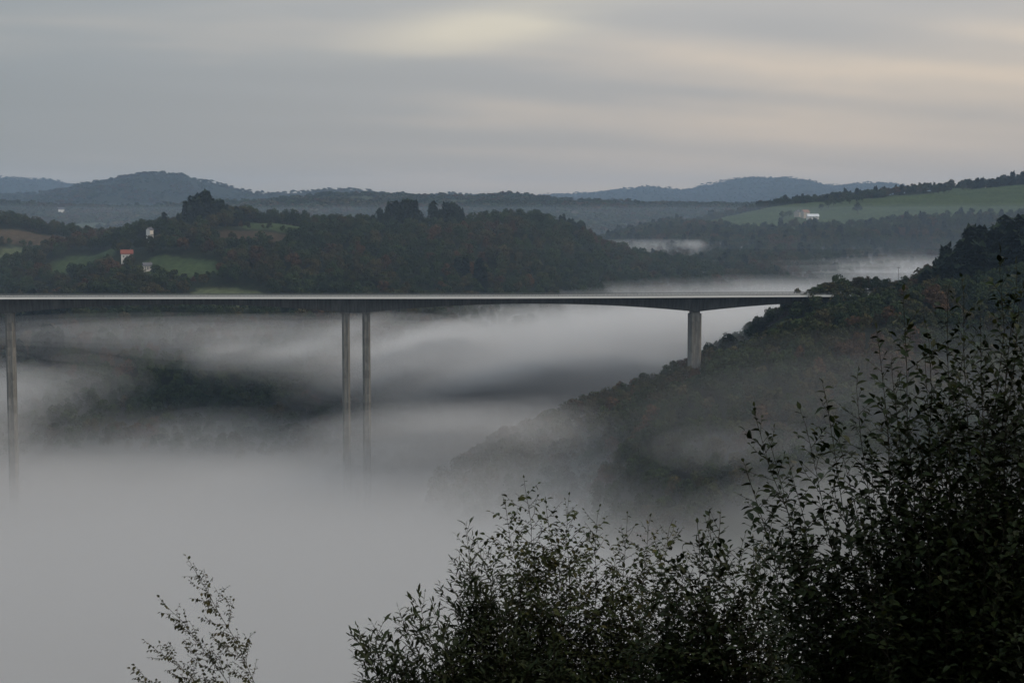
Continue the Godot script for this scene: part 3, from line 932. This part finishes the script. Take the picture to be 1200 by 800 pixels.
# ---------------------------------------------------------------- houses and masts
func house(at: Vector3, w: float, l: float, h: float, turn: float, wall: Color, roof: Color, label: String) -> void:
	var o := base("house", Vector3(at.x, ground_y(at.x, at.z) + at.y, at.z), turn)
	tag(o, label, "house")
	var rh := w * 0.42
	var st := stool()
	var x := l / 2
	var z := w / 2
	quad(st, Vector3(-x, -4, z), Vector3(-x, h, z), Vector3(x, h, z), Vector3(x, -4, z))
	quad(st, Vector3(x, -4, -z), Vector3(x, h, -z), Vector3(-x, h, -z), Vector3(-x, -4, -z))
	for s in [-1.0, 1.0]:
		quad(st, Vector3(x * s, -4, -z), Vector3(x * s, h, -z), Vector3(x * s, h, z), Vector3(x * s, -4, z))
		for q in [Vector3(x * s, h, -z), Vector3(x * s, h + rh, 0), Vector3(x * s, h, z)]: st.add_vertex(q)
	part("wall", st.commit(), mat(wall.linear_to_srgb(), 0.9, 0.3), o)
	st = stool()
	for s in [-1.0, 1.0]:
		var e := Vector3(x + 0.5, h - 0.25, (z + 0.5) * s)
		var r := Vector3(x + 0.5, h + rh + 0.05, 0)
		var up := Vector3(0, 0.25, 0)
		hexa(st, [Vector3(-e.x, e.y, e.z), e, r, Vector3(-r.x, r.y, 0), Vector3(-e.x, e.y, e.z) + up, e + up, r + up, Vector3(-r.x, r.y, 0) + up])
	var rf := part("roof", st.commit(), mat(roof.linear_to_srgb(), 0.85, 0.3), o)
	st = stool()
	box(st, Vector3(x * 0.5, h + rh * 0.4, -0.4), Vector3(x * 0.5 + 0.8, h + rh + 1.1, 0.4))
	part("chimney", st.commit(), M.concrete[0], rf)
	for k in 3:
		st = stool()
		var wx := lerpf(-x, x, (k + 0.7) / 3.4)
		box(st, Vector3(wx - 0.5, 0.0 if k == 1 else 1.0, z - 0.05), Vector3(wx + 0.5, 2.2, z + 0.04))
		part("door" if k == 1 else "window", st.commit(), M.rail, o)

func mast(at: Vector3, h: float, label: String) -> void:
	var o := base("mast", Vector3(at.x, ground_y(at.x, at.z), at.z))
	tag(o, label, "mast", "")
	var st := stool()
	tube(st, [Vector3(0, -1, 0), Vector3(0, h * 0.5, 0), Vector3(0, h, 0)], [0.22, 0.17, 0.1], 6)
	part("pole", st.commit(), M.rail, o)
	st = stool()
	box(st, Vector3(-0.9, h - 0.7, -0.08), Vector3(0.9, h - 0.5, 0.08))
	part("crossarm", st.commit(), M.rail, o)

func build_houses() -> void:
	var white := Color(0.72, 0.70, 0.66)
	var tile := Color(0.17, 0.055, 0.038)
	var slate := Color(0.09, 0.09, 0.10)
	house(Vector3(-288.6, -22.91, -1215.0) * Vector3(1, 0, 1) + Vector3(0, 2, 0), 6.5, 8.5, 3.6, 0.25, white * 0.8, tile, "white house with a red tiled roof among the trees")
	house(Vector3(-279.0, -17.02, -1250.0) * Vector3(1, 0, 1) + Vector3(0, 3, 0), 3.6, 4.6, 5.5, 1.2, white * 0.8, slate, "narrow white gable house above the red-roofed house")
	house(Vector3(-265.6, -35.88, -1180.0) * Vector3(1, 0, 1) + Vector3(0, 1, 0), 4.5, 6, 3, 0.4, white * 0.6, slate, "small grey house at the top of the sloping meadow")
	house(Vector3(-1081.7, 34.65, -3900.0) * Vector3(1, 0, 1) + Vector3(0, 3, 0), 10, 14, 9, 0.3, white, slate, "far white house alone on the hazy plateau")
	house(Vector3(394.3, 11.14, -2130.0) * Vector3(1, 0, 1) + Vector3(0, 2, 0), 7, 15, 2.6, 0.1, white * 0.7, Color(0.5, 0.52, 0.54), "long farm shed with a white roof on the pasture")
	house(Vector3(390.6, 12.45, -2165.0) * Vector3(1, 0, 1) + Vector3(0, 3, 0), 7, 10, 4.5, 0.5, Color(0.36, 0.32, 0.27), Color(0.2, 0.12, 0.09), "brown-roofed farmhouse beside the white-roofed shed")
	house(Vector3(383.0, 11.40, -2180.0) * Vector3(1, 0, 1) + Vector3(0, 2, 0), 7, 9, 4, 1.1, Color(0.33, 0.3, 0.26), slate, "slate-roofed farm building behind the bushes")
	mast(Vector3(-70.09, -8.22, -1309.0), 17, "thin bare mast between the two ridge-top clumps, nearer the broad one")
	mast(Vector3(-66.65, -8.22, -1309.0), 15, "thin bare mast between the two ridge-top clumps, nearer the narrow one")
	mast(Vector3(213.0, -37.49, -893.0), 14, "thin pole by the road above the end of the viaduct")

# ---------------------------------------------------------------- mist
func build_mist() -> void:
	var sea := Node3D.new()
	sea.name = "valley_mist"
	add_child(sea)
	tag(sea, "sea of white mist filling the valley under the viaduct", "mist", "", "stuff")
	# level layers, denser with depth
	for l in [[-108.0, 0.0008], [-113.0, 0.0012], [-119.0, 0.002], [-126.0, 0.004], [-134.0, 0.008], [-144.0, 0.016]]:
		mist(sea, "mist_layer", Vector3(0, (l[0] - 230) / 2, -660), Vector3(1700, 230 + l[0], 1100), l[1], false)
	# the side valley, filled up to the level of the road
	for l in [[-53.0, 70.0, 0.0014, 0.0], [-57.0, 35.0, 0.0024, 0.0], [-62.0, 100.0, 0.003, 0.0], [-69.0, 15.0, 0.003, 0.0], [-78.0, 60.0, 0.004, 0.0]]:
		mist(sea, "mist_bank", Vector3(l[1] + 450, (l[0] - 230) / 2, -1160), Vector3(900, 230 + l[0], 550), l[2], false, l[3])
	for l in [[-43.0, 0.0012], [-48.0, 0.0025], [-54.0, 0.005]]:
		mist(sea, "mist_bank", Vector3(420, (l[0] - 230) / 2, -1680), Vector3(1000, 230 + l[0], 400), l[1], false)
	var rb := RandomNumberGenerator.new()
	rb.seed = 12
	for k in 22:
		var x := -60.0 + 9.0 * k + rb.randf_range(-10, 10)
		var top := remap(clampf(x, -60, 50), -60, 50, -60, -50) - rb.randf_range(0, 16)
		var sy := rb.randf_range(46, 84)
		soft(sea, "mist_bank", Vector3(x, top - sy / 2, -rb.randf_range(930, 1080)), Vector3(rb.randf_range(90, 180), sy, rb.randf_range(90, 170)), rb.randf_range(0.0008, 0.0020), rb.randf_range(-0.6, 0.6), rb.randf_range(-0.16, 0.04))
	for k in 12:
		var sy := rb.randf_range(24, 44)
		var dd := rb.randf_range(1000, 1200)
		soft(sea, "mist_bank", Vector3(-30.0 + 17.0 * k + rb.randf_range(-8, 8), -0.0505 * dd - rb.randf_range(1, 8) - sy / 2, -dd), Vector3(rb.randf_range(130, 240), sy, rb.randf_range(90, 170)), rb.randf_range(0.0008, 0.0016), rb.randf_range(-0.6, 0.6), rb.randf_range(-0.08, 0.04))
	for k in 16:
		var sy := rb.randf_range(18, 36)
		soft(sea, "mist_wisp", Vector3(rb.randf_range(-70, 70), rb.randf_range(-100, -66) - sy / 2, -rb.randf_range(880, 920)), Vector3(rb.randf_range(70, 150), sy, rb.randf_range(30, 60)), rb.randf_range(0.0012, 0.003), rb.randf_range(-0.3, 0.3), rb.randf_range(-0.05, 0.25))
	# its thinning end behind the tall twin pier: small torn wisps
	for k in 34:
		var x := rb.randf_range(-175, -20)
		var low := remap(x, -175, -20, 0.25, 1.0)
		var top := -62.0 - rb.randf_range(0, 40) * low
		var sy := rb.randf_range(10, 30)
		soft(sea, "mist_wisp", Vector3(x, top - sy / 2, -rb.randf_range(900, 985)), Vector3(rb.randf_range(40, 120), sy, rb.randf_range(30, 80)), rb.randf_range(0.0008, 0.0026) * low, rb.randf_range(-0.8, 0.8), rb.randf_range(-0.1, 0.35), [1.0, 0.8, 0.6, 0.4])
	for k in 12:
		var sy := rb.randf_range(16, 30)
		soft(sea, "mist_billow", Vector3(rb.randf_range(-70, 25), rb.randf_range(-106, -92) - sy / 2, -rb.randf_range(790, 850)), Vector3(rb.randf_range(70, 150), sy, rb.randf_range(40, 80)), rb.randf_range(0.0006, 0.0014), rb.randf_range(-0.4, 0.4), rb.randf_range(-0.05, 0.2))
	# the damp air of the valley
	mist(sea, "valley_haze", Vector3(-100, -85, -1080), Vector3(1300, 230, 420), 0.00008, false)
	for l in [[8.0, 0.0001], [-24.0, 0.00007], [-52.0, 0.00005]]:
		mist(sea, "valley_haze", Vector3(700, (l[0] - 230) / 2, -1750), Vector3(2600, 230 + l[0], 1300), l[1], false)
	# a veil over the hill's foot, left of the tall piers
	soft(sea, "mist_veil", Vector3(-110, -80, -1010), Vector3(440, 36, 150), 0.0011)
	soft(sea, "mist_veil", Vector3(-230, -74, -1030), Vector3(300, 22, 120), 0.0008)
	var r := RandomNumberGenerator.new()
	r.seed = 5
	for k in 46:
		var x := r.randf_range(-360, 30)
		var d := r.randf_range(740, 960)
		var top := (remap(x, -360, -250, -64, -78) if x < -250 else remap(x, -250, -190, -78, -108) if x < -190 else -109.0 if x < -30 else -100.0) - r.randf_range(0, 28)
		var sy := r.randf_range(20, 46)
		soft(sea, "mist_billow", Vector3(x, top - sy / 2, -d), Vector3(r.randf_range(50, 150), sy, r.randf_range(50, 110)), r.randf_range(0.0004, 0.0013), r.randf_range(-0.5, 0.5), r.randf_range(-0.14, 0.14))
	soft(sea, "mist_veil", Vector3(190, -92, -690), Vector3(380, 90, 120), 0.0005)
	for k in 16:
		var x := r.randf_range(90, 270)
		var d := r.randf_range(560, 720)
		var top := r.randf_range(-108, -86)
		var sy := r.randf_range(24, 46)
		soft(sea, "mist_billow", Vector3(x, top - sy / 2, -d), Vector3(r.randf_range(70, 150), sy, r.randf_range(40, 90)), r.randf_range(0.0005, 0.0014), r.randf_range(-0.5, 0.5), r.randf_range(-0.1, 0.1))
	# thin streaks in the far side valley and the smoke rising there
	var far := Node3D.new()
	far.name = "streak_mist"
	add_child(far)
	tag(far, "thin pale streaks of mist lying along the far valley side", "mist", "", "stuff")
	for q in [[Vector3(156.3, -34.84, -1750.0), 150, 7, 0.008], [Vector3(235.0, -37.85, -1720.0), 200, 6, 0.005], [Vector3(312.8, -41.87, -1700.0), 190, 6, 0.004], [Vector3(353.7, -53.32, -1640.0), 200, 12, 0.006], [Vector3(177.7, -44.29, -1690.0), 140, 8, 0.003]]:
		soft(far, "mist_streak", q[0], Vector3(q[1] * 1.7, q[2] * 2.2, 160), q[3] * 0.12)
	var sm := Node3D.new()
	sm.name = "smoke"
	add_child(sm)
	tag(sm, "small plume of pale smoke rising beyond the wooded knoll", "smoke", "", "stuff")
	for q in [[Vector3(177.5, -45.29, -1600.0), 8, 18], [Vector3(180.8, -37.73, -1600.0), 11, 14], [Vector3(183.3, -31.85, -1600.0), 16, 11], [Vector3(174.9, -30.17, -1600.0), 26, 8]]:
		soft(sm, "smoke_puff", q[0], Vector3(q[1], q[2], q[1]) * 1.3, 0.004)

# ---------------------------------------------------------------- shrubs
func stems(root: Vector3, tips: Array, spread: float, seed_: int, bow := 0.15) -> Array:
	var r := RandomNumberGenerator.new()
	r.seed = seed_
	var out := []
	for t in tips:
		var off := Vector3(clampf((t.x - root.x) * 0.4, -spread, spread) + r.randfn() * 0.08, 0, r.randfn() * 0.15)
		out.append([off, t, Vector3((t.x - root.x) * bow * -0.5 + r.randfn() * 0.05, 0.1, r.randfn() * 0.12)])
	return out

func shrub_root(x: float, d: float) -> Vector3:
	return Vector3(x, ground_y(x, -d) - 0.05, -d)

func build_shrubs() -> void:
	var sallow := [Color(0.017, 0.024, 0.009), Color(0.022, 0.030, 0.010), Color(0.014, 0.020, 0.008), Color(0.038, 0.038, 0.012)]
	var root := shrub_root(2.75, 9.4)
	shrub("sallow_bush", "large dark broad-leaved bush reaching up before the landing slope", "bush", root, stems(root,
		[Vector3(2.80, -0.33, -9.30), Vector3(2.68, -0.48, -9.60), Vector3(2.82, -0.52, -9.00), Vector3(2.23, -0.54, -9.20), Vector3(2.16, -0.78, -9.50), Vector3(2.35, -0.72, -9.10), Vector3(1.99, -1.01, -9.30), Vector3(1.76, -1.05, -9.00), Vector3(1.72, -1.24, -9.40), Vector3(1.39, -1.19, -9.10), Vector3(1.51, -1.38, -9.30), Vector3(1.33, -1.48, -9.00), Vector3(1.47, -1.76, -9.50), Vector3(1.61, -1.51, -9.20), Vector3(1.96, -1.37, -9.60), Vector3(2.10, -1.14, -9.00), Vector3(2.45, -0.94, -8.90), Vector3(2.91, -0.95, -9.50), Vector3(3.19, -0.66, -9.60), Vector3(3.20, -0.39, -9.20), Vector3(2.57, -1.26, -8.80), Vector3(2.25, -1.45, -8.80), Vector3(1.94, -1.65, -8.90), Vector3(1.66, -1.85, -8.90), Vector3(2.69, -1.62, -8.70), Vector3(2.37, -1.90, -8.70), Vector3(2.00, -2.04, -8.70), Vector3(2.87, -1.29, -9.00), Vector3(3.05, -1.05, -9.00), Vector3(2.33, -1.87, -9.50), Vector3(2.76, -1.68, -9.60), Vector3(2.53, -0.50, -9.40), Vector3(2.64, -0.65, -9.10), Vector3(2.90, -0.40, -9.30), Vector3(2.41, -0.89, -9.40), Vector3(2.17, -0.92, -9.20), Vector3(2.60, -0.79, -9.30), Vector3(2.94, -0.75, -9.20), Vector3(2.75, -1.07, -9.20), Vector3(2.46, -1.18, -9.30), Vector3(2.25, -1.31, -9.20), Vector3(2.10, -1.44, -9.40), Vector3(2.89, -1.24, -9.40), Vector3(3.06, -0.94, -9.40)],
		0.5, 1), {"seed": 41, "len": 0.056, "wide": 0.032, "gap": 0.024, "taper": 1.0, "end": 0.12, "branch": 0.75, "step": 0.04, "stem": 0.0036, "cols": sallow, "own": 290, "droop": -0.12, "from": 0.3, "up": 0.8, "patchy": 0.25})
	root = shrub_root(1.35, 11.6)
	shrub("broadleaf_bush", "leafy bush with upright shoots between the willow and the large bush", "bush", root, stems(root,
		[Vector3(1.51, -2.23, -11.60), Vector3(1.34, -2.31, -11.50), Vector3(1.68, -2.43, -11.70), Vector3(1.22, -2.49, -11.40), Vector3(1.12, -2.66, -11.60), Vector3(1.84, -2.51, -11.50), Vector3(2.05, -2.77, -11.80), Vector3(1.51, -2.65, -11.30), Vector3(1.33, -2.83, -11.30), Vector3(1.75, -2.89, -11.30), Vector3(2.23, -2.91, -11.60), Vector3(2.08, -3.11, -11.40), Vector3(1.05, -2.95, -11.50), Vector3(2.54, -2.85, -11.90), Vector3(1.15, -3.14, -11.30), Vector3(1.56, -3.11, -11.20), Vector3(1.41, -3.11, -11.40), Vector3(1.82, -3.20, -11.30), Vector3(2.20, -3.29, -11.40), Vector3(0.86, -3.20, -11.50), Vector3(2.55, -3.16, -11.60), Vector3(1.74, -2.78, -11.60), Vector3(1.30, -2.78, -11.60)],
		0.45, 2), {"seed": 42, "len": 0.06, "wide": 0.03, "gap": 0.028, "branch": 0.7, "step": 0.036, "stem": 0.003, "cols": sallow, "own": 200, "droop": -0.05, "from": 0.35, "up": 0.9})
	root = shrub_root(0.55, 12.2)
	shrub("birch_bush", "fine-leaved bush with thin arching tops rising before the mist", "bush", root, stems(root,
		[Vector3(0.10, -2.08, -12.20), Vector3(-0.05, -2.23, -12.30), Vector3(0.26, -2.23, -12.10), Vector3(0.43, -2.23, -12.30), Vector3(0.65, -2.30, -12.20), Vector3(0.87, -2.33, -12.10), Vector3(1.05, -2.40, -12.30), Vector3(1.18, -2.35, -12.00), Vector3(0.35, -2.49, -12.00), Vector3(0.57, -2.53, -11.90), Vector3(0.17, -2.57, -12.40), Vector3(0.00, -2.64, -12.10), Vector3(0.77, -2.62, -12.00), Vector3(-0.13, -2.90, -12.10), Vector3(0.25, -2.98, -11.90), Vector3(0.63, -2.96, -11.80), Vector3(-0.26, -2.55, -12.30), Vector3(0.98, -2.79, -12.20), Vector3(0.38, -2.77, -11.80), Vector3(0.83, -2.85, -11.90), Vector3(0.06, -2.88, -12.00), Vector3(0.50, -3.19, -11.70), Vector3(0.89, -3.15, -11.80), Vector3(0.13, -3.28, -11.80), Vector3(1.11, -2.93, -12.20)],
		0.4, 3, 0.3), {"seed": 43, "len": 0.046, "wide": 0.027, "gap": 0.022, "branch": 0.55, "step": 0.032, "stem": 0.0022, "cols": [Color(0.028, 0.036, 0.012), Color(0.040, 0.045, 0.014), Color(0.06, 0.055, 0.018)], "own": 60, "droop": -0.45, "from": 0.35, "up": 0.8, "rise": 0.0, "miss": 0.15})
	root = shrub_root(-0.1, 11.8)
	shrub("willow_bush", "narrow-leaved willow bush with long shoots leaning out over the mist", "bush", root, stems(root,
		[Vector3(-1.11, -3.05, -11.60), Vector3(-1.01, -3.07, -11.80), Vector3(-1.08, -3.13, -11.50), Vector3(-0.81, -2.95, -11.70), Vector3(-0.68, -2.86, -11.80), Vector3(-0.56, -2.88, -11.60), Vector3(-0.38, -2.79, -11.90), Vector3(-0.32, -2.62, -12.00), Vector3(-0.35, -2.38, -12.10), Vector3(-0.16, -2.53, -11.90), Vector3(0.00, -2.83, -11.80), Vector3(-0.49, -3.07, -11.50), Vector3(-0.80, -3.20, -11.50), Vector3(-0.25, -3.03, -11.60), Vector3(0.06, -3.03, -11.60), Vector3(0.25, -2.79, -11.90), Vector3(-0.62, -3.32, -11.50), Vector3(-0.06, -3.26, -11.50), Vector3(0.31, -3.16, -11.60), Vector3(-0.37, -3.29, -11.60), Vector3(0.12, -3.32, -11.50), Vector3(0.56, -3.29, -11.60), Vector3(-0.19, -2.83, -11.80), Vector3(-0.06, -3.06, -11.70)],
		0.35, 4, 0.35), {"seed": 44, "len": 0.07, "wide": 0.022, "gap": 0.022, "branch": 0.5, "step": 0.032, "stem": 0.0024, "cols": [Color(0.026, 0.034, 0.014), Color(0.034, 0.042, 0.018), Color(0.02, 0.028, 0.012)], "own": 220, "droop": 0.1, "from": 0.4, "up": 1.1})
	root = shrub_root(1.62, 10.6)
	shrub("withered_shoot", "small yellowing seed head showing between the two dark bushes", "shoot", root, stems(root, [Vector3(1.60, -2.15, -10.60), Vector3(1.67, -2.12, -10.60), Vector3(1.71, -2.09, -10.50), Vector3(1.77, -2.14, -10.60), Vector3(1.81, -2.18, -10.60), Vector3(1.68, -2.15, -10.50)], 0.1, 6),
		{"seed": 46, "len": 0.026, "wide": 0.014, "gap": 0.014, "branch": 0.16, "step": 0.03, "stem": 0.0016, "cols": [Color(0.11, 0.09, 0.035), Color(0.07, 0.065, 0.022)], "own": 0, "droop": 0.1, "from": 0.93, "up": 0.6})
	root = shrub_root(-1.75, 14.0)
	shrub("birch_sapling", "slender small-leaved sapling top leaning left out of the mist", "sapling", root, [
		[Vector3(0.1, 0, 0), Vector3(-2.82, -3.05, -14.00), Vector3(0.22, 0.1, 0), 0.62], [Vector3(0.05, 0, 0.05), Vector3(-3.08, -3.44, -14.10), Vector3(0.3, 0.35, 0), 0.66], [Vector3(0, 0, -0.05), Vector3(-3.16, -3.76, -13.90), Vector3(0.3, 0.45, 0), 0.66], [Vector3(0, 0, 0), Vector3(-3.31, -4.04, -14.00), Vector3(0.3, 0.45, 0), 0.7]],
		{"seed": 45, "len": 0.034, "wide": 0.024, "gap": 0.015, "branch": 0.5, "step": 0.045, "stem": 0.0028, "cols": [Color(0.03, 0.032, 0.012), Color(0.045, 0.04, 0.014)], "own": 0, "droop": -0.7, "up": 0.9, "lean": Vector3(-0.5, -0.1, 0), "miss": 0.2})
